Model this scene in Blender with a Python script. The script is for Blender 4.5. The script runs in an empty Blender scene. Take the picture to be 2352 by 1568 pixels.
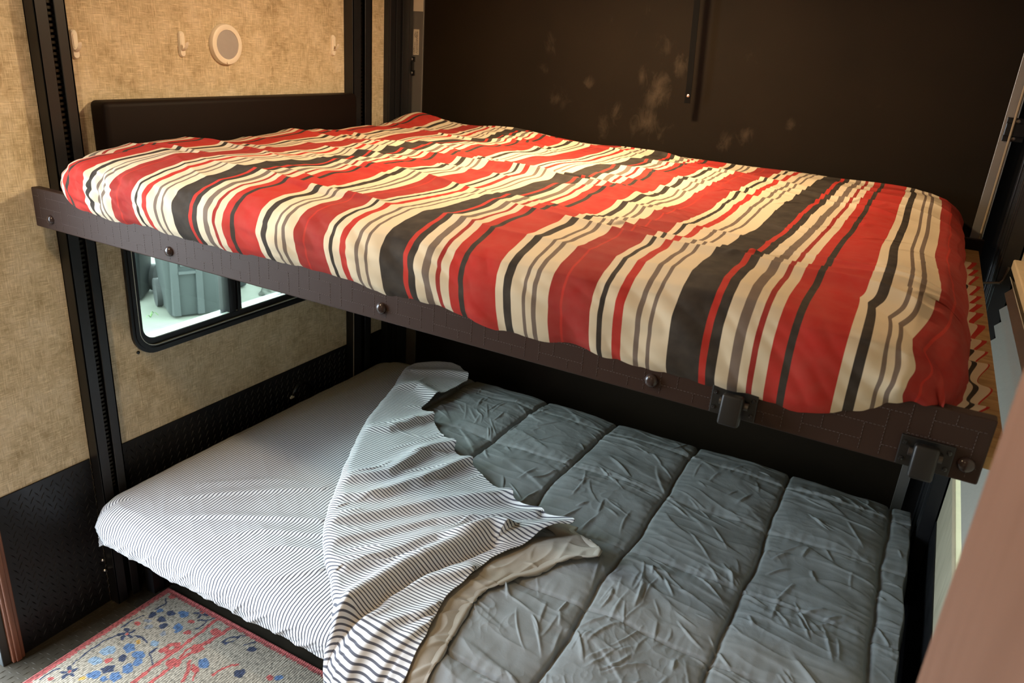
import bpy, bmesh, math, random
import numpy as np
from mathutils import Vector, Matrix

random.seed(7)
SC = bpy.context.scene
COL = SC.collection
PI = math.pi

# ------------------------------------------------------------------ noise
def _hash(ix, iy, seed):
    h = (ix.astype(np.int64) * 374761393 + iy.astype(np.int64) * 668265263 + seed * 1442695041) & 0xFFFFFFFF
    h = ((h ^ (h >> 13)) * 1274126177) & 0xFFFFFFFF
    return (h ^ (h >> 16)) & 0xFFFFFFFF

def perlin(x, y, seed=0):
    x = np.asarray(x, float); y = np.asarray(y, float)
    ix = np.floor(x); iy = np.floor(y); fx = x - ix; fy = y - iy
    ix = ix.astype(np.int64); iy = iy.astype(np.int64)
    def g(dx, dy):
        a = _hash(ix + dx, iy + dy, seed).astype(float) / 4294967296.0 * 2 * PI
        return np.cos(a) * (fx - dx) + np.sin(a) * (fy - dy)
    u = fx * fx * fx * (fx * (fx * 6 - 15) + 10); v = fy * fy * fy * (fy * (fy * 6 - 15) + 10)
    a = g(0, 0) * (1 - u) + g(1, 0) * u; b = g(0, 1) * (1 - u) + g(1, 1) * u
    return (a * (1 - v) + b * v) * 1.5

def fbm(x, y, seed=0, o=3):
    s = 0; a = 1.0
    for k in range(o):
        s = s + a * perlin(x * 2 ** k, y * 2 ** k, seed + k * 17); a *= .5
    return s

def ridge(x, y, seed=0):
    return 1 - np.abs(perlin(x, y, seed)) * 2

def sstep(a, b, x):
    t = np.clip((x - a) / (b - a), 0, 1)
    return t * t * (3 - 2 * t)

def segdist(X, Y, pts):
    """distance to a polyline, signed side, and the fraction along it"""
    best = np.full(X.shape, 1e9); side = np.zeros(X.shape); frac = np.zeros(X.shape)
    n = len(pts) - 1
    for i in range(n):
        ax, ay = pts[i]; bx, by = pts[i + 1]
        dx, dy = bx - ax, by - ay; L2 = dx * dx + dy * dy
        t = np.clip(((X - ax) * dx + (Y - ay) * dy) / L2, 0, 1)
        d = np.hypot(X - ax - t * dx, Y - ay - t * dy)
        s = np.sign((X - ax) * dy - (Y - ay) * dx)
        m = d < best
        best = np.where(m, d, best); side = np.where(m, s, side); frac = np.where(m, (i + t) / n, frac)
    return best, side, frac

def creases(X, Y, n, seed, area, length, width, amp, angle, spread, mask=None, curve=.0):
    """height of n short folds: each a tapered ridge, steeper on one side"""
    rg = np.random.RandomState(seed); H = np.zeros(X.shape)
    for _ in range(n):
        for _t in range(30):
            cx = rg.uniform(area[0], area[1]); cy = rg.uniform(area[2], area[3])
            if mask is None or rg.rand() < mask(cx, cy): break
        else: continue
        L = rg.uniform(*length) / 2; w = rg.uniform(*width); am = rg.uniform(*amp)
        an = (angle(cx, cy) if callable(angle) else angle) + rg.normal(0, spread); k = rg.normal(0, curve)
        flip = 1 if rg.rand() < .5 else -1
        ix = np.nonzero((np.abs(X - cx) < L + .03) & (np.abs(Y - cy) < L + .03))
        if len(ix[0]) == 0: continue
        dx = X[ix] - cx; dy = Y[ix] - cy
        t = (dx * math.cos(an) + dy * math.sin(an)) / L; d = -dx * math.sin(an) + dy * math.cos(an) + k * L * t * t
        ww = np.where(d * flip > 0, w * .6, w * 1.7)
        H[ix] += am * np.exp(-(d / ww) ** 2) * np.clip(1 - t * t, 0, 1)
    return H

# ------------------------------------------------------------------ materials
class NT:
    def __init__(s, name):
        s.m = bpy.data.materials.new(name); s.m.use_nodes = True
        s.t = s.m.node_tree; s.b = s.t.nodes['Principled BSDF']; s.out = s.t.nodes['Material Output']
    def n(s, typ, **kw):
        nd = s.t.nodes.new(typ)
        for k, v in kw.items():
            if k.startswith('i_'):
                key = k[2:]; key = int(key) if key.isdigit() else key
                if hasattr(v, 'is_linked') or hasattr(v, 'links'): s.t.links.new(v, nd.inputs[key])
                else: nd.inputs[key].default_value = v
            else: setattr(nd, k, v)
        return nd
    def math(s, op, a, b=None, c=None, clamp=False):
        nd = s.t.nodes.new('ShaderNodeMath'); nd.operation = op; nd.use_clamp = clamp
        for i, v in enumerate((a, b, c)):
            if v is None: continue
            if hasattr(v, 'links'): s.t.links.new(v, nd.inputs[i])
            else: nd.inputs[i].default_value = v
        return nd.outputs[0]
    def mix(s, f, a, b, typ='MIX'):
        nd = s.t.nodes.new('ShaderNodeMix'); nd.data_type = 'RGBA'; nd.blend_type = typ
        for i, v in ((0, f), (6, a), (7, b)):
            if hasattr(v, 'links'): s.t.links.new(v, nd.inputs[i])
            else: nd.inputs[i].default_value = v if i == 0 else (tuple(v) + (1,))[:4]
        return nd.outputs[2]
    def ramp(s, f, stops, interp='LINEAR'):
        nd = s.t.nodes.new('ShaderNodeValToRGB'); cr = nd.color_ramp; cr.interpolation = interp
        while len(cr.elements) < len(stops): cr.elements.new(0.5)
        for e, (p, c) in zip(cr.elements, stops):
            e.position = p; e.color = (tuple(c) + (1,))[:4] if hasattr(c, '__len__') else (c, c, c, 1)
        s.t.links.new(f, nd.inputs[0]); return nd.outputs[0]
    def coord(s, scale=(1, 1, 1), kind='Object'):
        tc = s.t.nodes.new('ShaderNodeTexCoord'); mp = s.t.nodes.new('ShaderNodeMapping')
        mp.inputs['Scale'].default_value = scale
        s.t.links.new(tc.outputs[kind], mp.inputs['Vector']); return mp.outputs[0]
    def noise(s, v, scale=5, detail=4, rough=.5, dist=0):
        nd = s.t.nodes.new('ShaderNodeTexNoise'); s.t.links.new(v, nd.inputs['Vector'])
        nd.inputs['Scale'].default_value = scale; nd.inputs['Detail'].default_value = detail
        nd.inputs['Roughness'].default_value = rough; nd.inputs['Distortion'].default_value = dist
        return nd.outputs['Fac']
    def attr(s, name):
        nd = s.t.nodes.new('ShaderNodeAttribute'); nd.attribute_name = name; return nd
    def bump(s, h, strength=.3, dist=.002):
        nd = s.t.nodes.new('ShaderNodeBump'); nd.inputs['Strength'].default_value = strength
        nd.inputs['Distance'].default_value = dist
        s.t.links.new(h, nd.inputs['Height']); s.t.links.new(nd.outputs[0], s.b.inputs['Normal'])
    def set(s, **kw):
        for k, v in kw.items():
            key = k.replace('_', ' ')
            if hasattr(v, 'links'): s.t.links.new(v, s.b.inputs[key])
            elif key == 'Base Color': s.b.inputs[key].default_value = (tuple(v) + (1,))[:4]
            else: s.b.inputs[key].default_value = v
        return s

def plain(name, col, rough=.5, metal=0., var=.12, vscale=30, bump=0., bscale=200, spec=.5):
    """one colour with slight procedural variation in tone and relief"""
    k = NT(name); v = k.coord()
    f = k.noise(v, vscale, 3)
    c = k.mix(f, tuple(x * (1 - var) for x in col), tuple(min(1, x * (1 + var)) for x in col))
    k.set(Base_Color=c, Roughness=rough, Metallic=metal); k.b.inputs['Specular IOR Level'].default_value = spec
    if bump: k.bump(k.noise(v, bscale, 2), bump, .001)
    return k.m

M = {}
M['black_metal'] = plain('black_powder_coated_metal', (.012, .012, .014), .38, 0, .2)
M['black_gloss'] = plain('black_gloss_plastic', (.008, .008, .009), .25)
M['black_matte'] = plain('black_matte', (.0045, .004, .0035), .8, spec=.08)
M['chain'] = plain('chain_steel', (.03, .026, .02), .35, .8)
M['silver'] = plain('brushed_aluminium', (.36, .34, .31), .42, .75, .1, 12)
M['chrome'] = plain('bright_steel', (.75, .73, .7), .25, 1.)
M['white_plastic'] = plain('ivory_plastic', (.86, .79, .67), .4, 0, .04)
M['lens'] = plain('frosted_lens', (.40, .375, .37), .5, 0, .06, 60)
M['headboard'] = plain('dark_brown_vinyl', (.007, .0032, .0024), .6, 0, .1, 40, .15, 400, .18)
M['button'] = plain('brown_button', (.03, .018, .016), .22)
M['rope'] = plain('tan_cable', (.32, .25, .16), .7)
M['white_cable'] = plain('pale_cable', (.4, .36, .31), .5)
M['shade_grey'] = plain('pleated_shade_fabric', (.42, .4, .36), .8, 0, .06, 90)
M['shade_beige'] = plain('shade_headrail_beige', (.5, .41, .28), .6)
M['sticker'] = plain('label_paper', (.62, .55, .44), .5)
M['ink'] = plain('label_ink', (.05, .045, .04), .6)
M['glint'] = plain('window_glint', (.55, .6, .55), .4, 0, .05)  # pale colour that paints the glint along the window gasket
M['rubber'] = plain('bin_wheel_rubber', (.014, .015, .015), .8)
M['bin_grey'] = plain('bin_plastic_grey', (.021, .0255, .0255), .55, 0, .2, 6, .1, 60)
M['bin_dark'] = plain('bin_plastic_dark', (.009, .011, .012), .55, 0, .2, 6, .1, 60)
M['rock'] = plain('pale_stone', (.062, .066, .056), .9, 0, .35, 5, .6, 9)
M['weed'] = plain('green_blade', (.045,.10,.02), .6)
M['ceiling'] = plain('ceiling_panel', (.62, .57, .5), .7)
M['deck_under'] = plain('dark_deck', (.012, .011, .011), .7)
M['latch'] = plain('latch_black', (.007, .0065, .006), .42)
M['jamb'] = plain('door_jamb_dark', (.03, .034, .034), .5)
M['screw'] = plain('screw_head', (.12, .11, .1), .35, .8)
M['sill'] = plain('door_sill_white', (.85, .86, .88), .5)

def mat_wallpaper(name, a, b, c):
    k = NT(name)
    v0 = k.coord(); blot = k.noise(v0, 9, 5, .6)
    blot2 = k.noise(v0, 26, 4, .65, 1.2)
    # woven threads: two stretched noises, in the wall's plane
    h = k.noise(k.coord((1, 26, 330)), 1.0, 3, .6)
    w = k.noise(k.coord((1, 330, 26)), 1.0, 3, .6)
    col = k.ramp(k.math('ADD', k.math('MULTIPLY', blot, .55), k.math('MULTIPLY', blot2, .45)), [(.36, a), (.5, b), (.66, c)])
    th = k.ramp(k.math('MAXIMUM', h, w), [(.54, 0), (.72, 1)])
    col = k.mix(k.math('MULTIPLY', th, .55), col, tuple(min(1, x * 1.45) for x in c))
    dk = k.ramp(k.math('MINIMUM', h, w), [(.28, 1), (.45, 0)])
    col = k.mix(k.math('MULTIPLY', dk, .5), col, tuple(x * .6 for x in a))
    k.set(Base_Color=col, Roughness=.75); k.bump(k.math('ADD', h, w), .18, .001)
    return k.m
M['wallpaper'] = mat_wallpaper('canvas_wallpaper', (.39, .305, .18), (.565, .47, .31), (.70, .605, .45))

def mat_woodgrain(name, a, b, scale=(30, 3, 3), rough=.4):
    k = NT(name); v = k.coord(scale)
    f = k.noise(v, 2.2, 5, .6, .6)
    k.set(Base_Color=k.ramp(f, [(.3, a), (.7, b)]), Roughness=rough); k.bump(f, .08, .001); return k.m
M['wall_right'] = mat_woodgrain('grey_washed_wallboard', (.36, .32, .23), (.48, .43, .32), (1, 14, 3), .6)
M['trim_wood'] = mat_woodgrain('reddish_brown_casing', (.11, .04, .022), (.2, .08, .045), (40, 40, 2.5), .45)
M['cabinet'] = mat_woodgrain('brown_cabinet_laminate', (.2, .098, .06), (.26, .135, .088), (3, 9, 2), .5)

def mat_osb():
    k = NT('chipboard_deck'); v = k.coord((9, 40, 9))
    f = k.noise(v, 1.6, 5, .65, .8)
    c = k.ramp(f, [(.3, (.3, .17, .06)), (.5, (.45, .28, .11)), (.72, (.55, .37, .17))])
    k.set(Base_Color=c, Roughness=.75); k.bump(f, .3, .002); return k.m
M['osb'] = mat_osb()

def mat_ramp():
    """dark brown ramp board with scuffs and splashes of dried mud"""
    k = NT('ramp_board_dark_brown'); v = k.coord()
    fine = k.noise(v, 240, 2)
    base = k.ramp(k.noise(v, 3, 3), [(.35, (.0118, .0074, .0034)), (.7, (.0168, .0106, .0050))])
    base = k.mix(k.math('MULTIPLY', fine, .45), base, (.011, .0085, .006))
    sep = k.n('ShaderNodeSeparateXYZ'); k.t.links.new(v, sep.inputs[0])
    X, Z = sep.outputs[0], sep.outputs[2]
    def spot(cx, cz, rx, rz, g=1.):
        a = k.math('DIVIDE', k.math('SUBTRACT', X, cx), rx); b = k.math('DIVIDE', k.math('SUBTRACT', Z, cz), rz)
        d = k.math('SQRT', k.math('ADD', k.math('MULTIPLY', a, a), k.math('MULTIPLY', b, b)))
        return k.math('MULTIPLY', k.math('SUBTRACT', 1.0, d, clamp=True), g)
    m = None
    for s in ((1.11, 1.66, .05, .08, .95), (.98, 1.62, .04, .06, .9), (.78, 1.58, .05, .05, .95), (.86, 1.44, .05, .09, .95), (.60, 1.62, .05, .06, .8), (1.5, 1.52, .04, .04, .9), (1.04, 1.57, .09, .11, 1.1), (1.02, 1.47, .14, .11, .95), (.9, 1.5, .07, .12, .7), (.67, 1.52, .10, .07, .75), (1.3, 1.44, .05, .07, .9),
              (1.36, 1.47, .06, .06, .9), (1.07, 1.72, .09, .12, .6), (.62, 1.7, .08, .09, .55), (1.35, 1.7, .1, .1, .45), (.95, 1.8, .3, .2, .35),
              (1.7, 1.6, .3, .3, .25), (.5, 1.55, .25, .25, .3), (.9, .58, .5, .25, .35), (1.3, .55, .4, .2, .3)):
        sp = spot(*s); m = sp if m is None else k.math('MAXIMUM', m, sp)
    sm = k.noise(k.coord((1, 1, .55)), 26, 6, .72, .8)
    mask = k.ramp(k.math('ADD', k.math('MULTIPLY', m, .40), k.math('MULTIPLY', sm, .78)), [(.58, 0), (.92, 1)])
    k.set(Base_Color=k.mix(k.math('MULTIPLY', mask, .6), base, (.085, .062, .04)), Roughness=.75)
    k.b.inputs['Specular IOR Level'].default_value = .12
    k.bump(fine, .25, .0008); return k.m
M['ramp'] = mat_ramp()

def mat_plate():
    k = NT('black_tread_plate'); v = k.coord()
    k.set(Base_Color=k.ramp(k.noise(v, 8, 4), [(.3, (.006, .006, .007)), (.7, (.011, .011, .013))]), Roughness=k.ramp(k.noise(v, 14, 3), [(.3, .3), (.7, .42)]))
    k.b.inputs['Specular IOR Level'].default_value = .3
    k.bump(k.noise(v, 120, 2), .08, .001); return k.m
M['plate'] = mat_plate()

def mat_floor():
    k = NT('worn_tread_floor'); v = k.coord()
    f = k.noise(v, 7, 5, .6); g = k.noise(k.coord((60, 200, 60)), 1, 3)
    c = k.ramp(f, [(.3, (.020, .016, .010)), (.55, (.038, .030, .019)), (.75, (.10, .083, .053))])
    k.set(Base_Color=k.mix(k.math('MULTIPLY', g, .5), c, (.02, .017, .012)), Roughness=.7); k.b.inputs['Specular IOR Level'].default_value = .2; k.bump(g, .2, .001); return k.m
M['floor'] = mat_floor()

def mat_fascia():
    k = NT('dark_brown_stitched_vinyl'); v = k.coord()
    f = k.noise(v, 260, 3)
    k.set(Base_Color=k.mix(k.noise(v, 6, 2), (.028, .0145, .0105), (.036, .019, .0135)), Roughness=.5)
    k.b.inputs['Specular IOR Level'].default_value = .2
    k.bump(f, .12, .0008); return k.m
M['fascia'] = mat_fascia()
M['stitch'] = plain('stitch_thread', (.075, .055, .05), .6)

CR, RED, DRD, BRT, BLK, TAU = (.64, .54, .385), (.41, .016, .0125), (.29, .014, .013), (.44, .018, .012), (.017, .0145, .013), (.15, .112, .09)
PATTERN = [(0, BLK), (.049, BRT), (.060, BLK), (.073, CR), (.092, TAU), (.106, CR), (.119, DRD), (.127, CR), (.143, RED), (.162, BLK), (.172, RED), (.236, CR),
           (.250, BLK), (.265, CR), (.285, TAU), (.291, CR), (.302, TAU), (.310, CR), (.330, DRD), (.350, BRT), (.356, DRD), (.402, CR), (.415, BLK), (.424, CR),
           (.440, RED), (.454, CR), (.475, TAU), (.483, CR), (.496, TAU), (.503, CR)]
PERIOD = .53

def mat_duvet():
    k = NT('striped_duvet_cotton'); at = k.attr('cloth')
    u = k.math('FRACT', k.math('DIVIDE', k.math('SUBTRACT', at.outputs['Fac'], 1.110 - 5 * PERIOD), PERIOD))
    col = k.ramp(u, [(p / PERIOD, c) for p, c in PATTERN], 'CONSTANT')
    v = k.coord(); fz = k.noise(v, 420, 2)
    col = k.mix(k.math('MULTIPLY', k.noise(v, 40, 4), .12), col, (.5, .4, .3))
    k.set(Base_Color=col, Roughness=.85); k.b.inputs['Specular IOR Level'].default_value = .12
    k.bump(fz, .1, .0006); return k.m
M['duvet'] = mat_duvet()

def mat_ticking(name, period=.0092):
    k = NT(name); at = k.attr('cloth')
    u = k.math('FRACT', k.math('DIVIDE', at.outputs['Fac'], period))
    f = k.ramp(u, [(0, 0), (.04, 1), (.36, 1), (.42, 0)])
    v = k.coord()
    k.set(Base_Color=k.mix(f, (.70, .70, .715), (.10, .103, .127)), Roughness=.85)
    k.b.inputs['Specular IOR Level'].default_value = .15
    k.bump(k.noise(v, 500, 2), .08, .0005); return k.m
M['ticking'] = mat_ticking('grey_striped_sheet_cotton')

def mat_quilt(name, a, b):
    k = NT(name); v = k.coord()
    f = k.noise(v, 300, 2); g = k.noise(v, 18, 5, .6, .5)
    k.set(Base_Color=k.mix(k.noise(v, 5, 3), a, b), Roughness=.62)
    k.b.inputs['Specular IOR Level'].default_value = .3
    k.bump(k.math('ADD', k.math('MULTIPLY', g, .8), k.math('MULTIPLY', f, .15)), .28, .006); return k.m
M['comforter'] = mat_quilt('grey_microfibre', (.235, .252, .265), (.27, .287, .30))
M['lining'] = mat_quilt('pale_grey_microfibre', (.36, .33, .285), (.42, .385, .335))

def mat_rug():
    k = NT('woven_floral_rug'); at = k.attr('motif')
    v = k.coord((220, 90, 1)); f = k.noise(v, 1, 3)
    w = k.n('ShaderNodeTexWave', wave_type='BANDS', bands_direction='X'); k.t.links.new(k.coord((1, 1, 1)), w.inputs['Vector'])
    w.inputs['Scale'].default_value = 45; w.inputs['Distortion'].default_value = 1.5; w.inputs['Detail'].default_value = 2
    d = k.ramp(f, [(.38, .45), (.55, 1)])
    k.set(Base_Color=k.mix(1., at.outputs['Color'], d, 'MULTIPLY'), Roughness=.95); k.bump(k.math('ADD', f, w.outputs['Fac']), .5, .002); return k.m
M['rug'] = mat_rug()

def mat_glass():
    k = NT('tinted_window_glass'); t = k.t
    tr = t.nodes.new('ShaderNodeBsdfTransparent'); tr.inputs[0].default_value = (.85, .92, .85, 1)
    gl = t.nodes.new('ShaderNodeBsdfGlossy'); gl.inputs['Roughness'].default_value = .02
    fr = t.nodes.new('ShaderNodeFresnel'); fr.inputs[0].default_value = 1.35
    mx = t.nodes.new('ShaderNodeMixShader')
    t.links.new(fr.outputs[0], mx.inputs[0]); t.links.new(tr.outputs[0], mx.inputs[1]); t.links.new(gl.outputs[0], mx.inputs[2])
    t.links.new(mx.outputs[0], k.out.inputs[0]); t.nodes.remove(k.b); return k.m
M['glass'] = mat_glass()

def mat_concrete():
    k = NT('pale_concrete'); v = k.coord()
    f = k.noise(v, 3, 6, .65)
    k.set(Base_Color=k.ramp(f, [(.3, (.066, .070, .056)), (.7, (.092, .097, .080))]), Roughness=.9); k.bump(k.noise(v, 60, 4), .3, .004); return k.m
M['concrete'] = mat_concrete()

def mat_lamp():
    k = NT('lit_lamp_lens'); k.set(Base_Color=(.9, .8, .6), Emission_Color=(1, .74, .45, 1), Emission_Strength=6.)
    k.b.inputs['Emission Color'].default_value = (1, .74, .45, 1); return k.m
M['lamp'] = mat_lamp()

# ------------------------------------------------------------------ objects
def tag(o, label=None, cat=None, group=None, kind=None):
    if label: o['label'] = label
    if cat: o['category'] = cat
    if group: o['group'] = group
    if kind: o['kind'] = kind
    return o

def empty(name, loc, label, cat, group=None, rot=(0, 0, 0)):
    o = bpy.data.objects.new(name, None); COL.objects.link(o)
    o.location = loc; o.rotation_euler = rot; o.empty_display_size = .05
    return tag(o, label, cat, group)

def world_of(o):
    return o.matrix_basis.copy() if o.parent is None else world_of(o.parent) @ o.matrix_parent_inverse @ o.matrix_basis

def link(name, me, mats, parent=None, smooth=False):
    o = bpy.data.objects.new(name, me); COL.objects.link(o)
    for m in (mats if isinstance(mats, (list, tuple)) else [mats]): me.materials.append(M[m])
    if smooth:
        me.polygons.foreach_set('use_smooth', [True] * len(me.polygons))
    if parent is not None:
        o.parent = parent
        o.matrix_parent_inverse = world_of(parent).inverted()
    return o

class MB:
    """collects shapes for ONE mesh, in world coordinates"""
    def __init__(s): s.bm = bmesh.new(); s.mi = 0
    def _fin(s, before):
        for f in s.bm.faces:
            if f not in before: f.material_index = s.mi
    def box(s, x0, x1, y0, y1, z0, z1, bev=0., seg=2, rot=None):
        before = set(s.bm.faces)
        r = bmesh.ops.create_cube(s.bm, size=1.)
        vs = r['verts']
        c = Vector(((x0 + x1) / 2, (y0 + y1) / 2, (z0 + z1) / 2))
        for v in vs: v.co = Vector((v.co.x * (x1 - x0), v.co.y * (y1 - y0), v.co.z * (z1 - z0)))
        if bev > 0:
            es = list({e for v in vs for e in v.link_edges})
            vv = bmesh.ops.bevel(s.bm, geom=es, offset=bev, segments=seg, profile=.5, affect='EDGES')
            vs = list({v for f in s.bm.faces if f not in before for v in f.verts})
        for v in vs: v.co = (rot @ v.co if rot is not None else v.co) + c
        s._fin(before); return s
    def cyl(s, p0, p1, r0, r1=None, n=16, cap=True):
        before = set(s.bm.faces)
        p0 = Vector(p0); p1 = Vector(p1); d = p1 - p0
        q = Vector((0, 0, 1)).rotation_difference(d.normalized()).to_matrix().to_4x4()
        bmesh.ops.create_cone(s.bm, cap_ends=cap, segments=n, radius1=r0, radius2=r0 if r1 is None else r1, depth=d.length,
                              matrix=Matrix.Translation((p0 + p1) / 2) @ q)
        s._fin(before); return s
    def tube(s, pts, r, n=8):
        for a, b in zip(pts, pts[1:]): s.cyl(a, b, r, n=n)
        return s
    def lathe(s, prof, origin, axis, n=32):
        """prof: (radius, height along axis)"""
        q = Vector((0, 0, 1)).rotation_difference(Vector(axis).normalized()).to_matrix(); o = Vector(origin)
        rings = []
        for r, h in prof:
            if r < 1e-6: rings.append([s.bm.verts.new(o + q @ Vector((0, 0, h)))])
            else: rings.append([s.bm.verts.new(o + q @ Vector((r * math.cos(2 * PI * i / n), r * math.sin(2 * PI * i / n), h))) for i in range(n)])
        for a, b in zip(rings, rings[1:]):
            for i in range(n):
                j = (i + 1) % n
                if len(a) == 1 and len(b) == 1: continue
                if len(a) == 1: f = s.bm.faces.new((a[0], b[i], b[j]))
                elif len(b) == 1: f = s.bm.faces.new((a[i], a[j], b[0]))
                else: f = s.bm.faces.new((a[i], a[j], b[j], b[i]))
                f.material_index = s.mi
        return s
    def loft(s, loops, cap=True):
        rs = [[s.bm.verts.new(p) for p in l] for l in loops]; n = len(rs[0])
        for a, b in zip(rs, rs[1:]):
            for i in range(n):
                f = s.bm.faces.new((a[i], a[(i + 1) % n], b[(i + 1) % n], b[i])); f.material_index = s.mi
        if cap:
            for r in (rs[0][::-1], rs[-1]): s.bm.faces.new(r).material_index = s.mi
        return s
    def build(s, name, mats, parent=None, smooth=False, xf=None):
        if xf is not None: bmesh.ops.transform(s.bm, matrix=xf, verts=s.bm.verts)
        bmesh.ops.recalc_face_normals(s.bm, faces=s.bm.faces)
        me = bpy.data.meshes.new(name); s.bm.to_mesh(me); s.bm.free()
        o = link(name, me, mats, parent)
        if smooth:
            me.polygons.foreach_set('use_smooth', [True] * len(me.polygons))
            me.set_sharp_from_angle(angle=math.radians(38))
        return o

def struct(mb, name, mats, label, cat, smooth=False):
    return tag(mb.build(name, mats, None, smooth), label, cat, None, 'structure')

def grid(name, P, mats, parent=None, cloth=None, closed=False):
    n, m = P.shape[:2]
    me = bpy.data.meshes.new(name)
    me.vertices.add(n * m); me.vertices.foreach_set('co', P.reshape(-1).astype(np.float32))
    I = np.arange(n * m).reshape(n, m)
    q = np.stack([I[:-1, :-1], I[1:, :-1], I[1:, 1:], I[:-1, 1:]], -1).reshape(-1, 4)
    me.loops.add(q.size); me.loops.foreach_set('vertex_index', q.reshape(-1).astype(np.int32))
    me.polygons.add(len(q)); me.polygons.foreach_set('loop_start', np.arange(0, q.size, 4, dtype=np.int32))
    me.polygons.foreach_set('loop_total', np.full(len(q), 4, dtype=np.int32))
    me.update(calc_edges=True)
    if cloth is not None:
        a = me.attributes.new('cloth', 'FLOAT', 'POINT'); a.data.foreach_set('value', cloth.reshape(-1).astype(np.float32))
    o = link(name, me, mats, parent, True)
    return o

W, D, H = 2.172, -4.2, 2.1     # right wall, wall behind the viewer, ceiling

# ================================================================== shell
fl = MB(); fl.box(-.05, W + .05, D - .05, .05, -.04, 0)
for ia in range(6):
    for ib in range(62):
        x, y = .018 + ia * .019, -1.30 - ib * .021 + (.0105 if ia % 2 else 0); d = 1 if (ia + ib) % 2 else -1
        dx, dy = (.0095, .0012) if d > 0 else (.0012, .0105)
        wx_, wy_ = (.0004, .0018) if d > 0 else (.0018, .0004)
        vs = [fl.bm.verts.new(p) for p in ((x - dx, y - dy, 0.0002), (x + wx_, y - wy_, .0002), (x + dx, y + dy, .0002), (x - wx_, y + wy_, .0002), (x, y, .0017))]
        for q in ((0, 1, 4), (1, 2, 4), (2, 3, 4), (3, 0, 4)): fl.bm.faces.new([vs[i] for i in q])
struct(fl, 'floor', 'floor', 'worn dark tread-plate floor beside the rug', 'floor')
struct(MB().box(-.05, W + .05, D - .05, .05, H, H + .04), 'ceiling', 'ceiling', 'pale ceiling over the bunks', 'ceiling')
struct(MB().box(-.05, W + .05, 0.012, .06, 0, H), 'wall_back', 'black_matte', 'dark back wall around the ramp door', 'wall')
struct(MB().box(-.05, W + .05, D - .05, D, 0, H), 'wall_front', 'wallpaper', 'tan wall behind the viewer', 'wall')

def wall_x(x0, x1, y0, y1, holes):
    mb = MB(); ys = sorted({y0, y1} | {h[0] for h in holes} | {h[1] for h in holes}); 
    for a, b in zip(ys, ys[1:]):
        hs = [h for h in holes if h[0] <= a + 1e-6 and h[1] >= b - 1e-6]
        if not hs: mb.box(x0, x1, a, b, 0, H)
        else:
            h = hs[0]
            if h[2] > 0: mb.box(x0, x1, a, b, 0, h[2])
            if h[3] < H: mb.box(x0, x1, a, b, h[3], H)
    return mb
WIN = (-1.305, -.565, .787, 1.17)
DOOR = (-2.52, -1.822, 0., 1.95)
struct(wall_x(-.05, 0, D, 0, [WIN, DOOR]), 'wall_left', 'wallpaper', 'left wall papered in mottled tan canvas', 'wall')
struct(wall_x(W, W + .05, D, 0, [(-1.36, -.565, .787, 1.17)]), 'wall_right', 'wall_right', 'right wall of grey washed board behind the bunk end', 'wall')

# ---- ramp door
struct(MB().box(.06, 2.085, -.003, .012, 0.0, H), 'door_1', 'ramp', 'dark brown ramp door with scuffs and dried mud', 'door')
# aluminium strips at both sides of the ramp door
struct(MB().box(.020, .075, -.010, -.003, 0, H, .001), 'trim_1', 'silver', 'dull aluminium strip up the left edge of the ramp door', 'trim')
struct(MB().box(2.069, 2.102, -.010, -.003, 0, H, .001), 'trim_2', 'silver', 'dull aluminium strip up the right edge of the ramp door', 'trim')
def corner_post(name, xs, label):
    mb = MB(); s = 1 if xs < 1 else -1
    b = lambda a, c, y0, y1: mb.box(min(xs + s * a, xs + s * c), max(xs + s * a, xs + s * c), y0, y1, 0, H, .0015)
    b(0, .022, -.160, -.012); b(.02, .030, -.158, -.128); b(.02, .030, -.120, -.095); b(.02, .034, -.085, -.045); b(.02, .030, -.038, -.014)
    struct(mb, name, 'black_metal', label, 'post')
corner_post('trim_3', 0, 'black ribbed post in the back left corner')
corner_post('trim_4', W, 'black ribbed post in the back right corner')

# ---- tread-plate wainscot on both side walls
def plate(name, xs, segs, label, lug_to):
    mb = MB(); s = 1 if xs < 1 else -1
    for y0, y1 in segs: mb.box(min(xs, xs + s * .004), max(xs, xs + s * .004), y0, y1, 0, .505, .0012, 1)
    x = xs + s * .004
    # raised lugs, two directions in turn
    iy = 0; y = segs[0][0] + .02
    while y < lug_to:
        z = .020 + (.0125 if iy % 2 else 0); 
        while z < .488:
            d = 1 if iy % 2 else -1
            dy, dz = .0062 * d, .0100; w = .0019
            c = [Vector((x, y + a * dy + b * w * .8, z + a * dz - b * w * d * .6)) for a, b in ((-1, 0), (0, -1), (1, 0), (0, 1))]
            top = Vector((x + s * .0020, y, z)); t1 = Vector((x + s * .0017, y - .5 * dy, z - .5 * dz)); t2 = Vector((x + s * .0017, y + .5 * dy, z + .5 * dz))
            vs = [mb.bm.verts.new(p) for p in c] + [mb.bm.verts.new(t1), mb.bm.verts.new(t2)]
            for f in ((0, 1, 4), (1, 5, 4), (1, 2, 5), (2, 3, 5), (3, 4, 5), (3, 0, 4)): mb.bm.faces.new([vs[i] for i in f])
            z += .025
        y += .0145; iy += 1
    struct(mb, name, 'plate', label, 'wainscot')
plate('trim_5', 0., [(-1.776, -1.51), (-1.43, -.388), (-.279, -.16)], 'black tread-plate wainscot along the foot of the left wall', -.3)
plate('trim_6', W, [(-1.508, -.39), (-.28, -.16)], 'black tread-plate wainscot along the foot of the right wall', -1.5)

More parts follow.
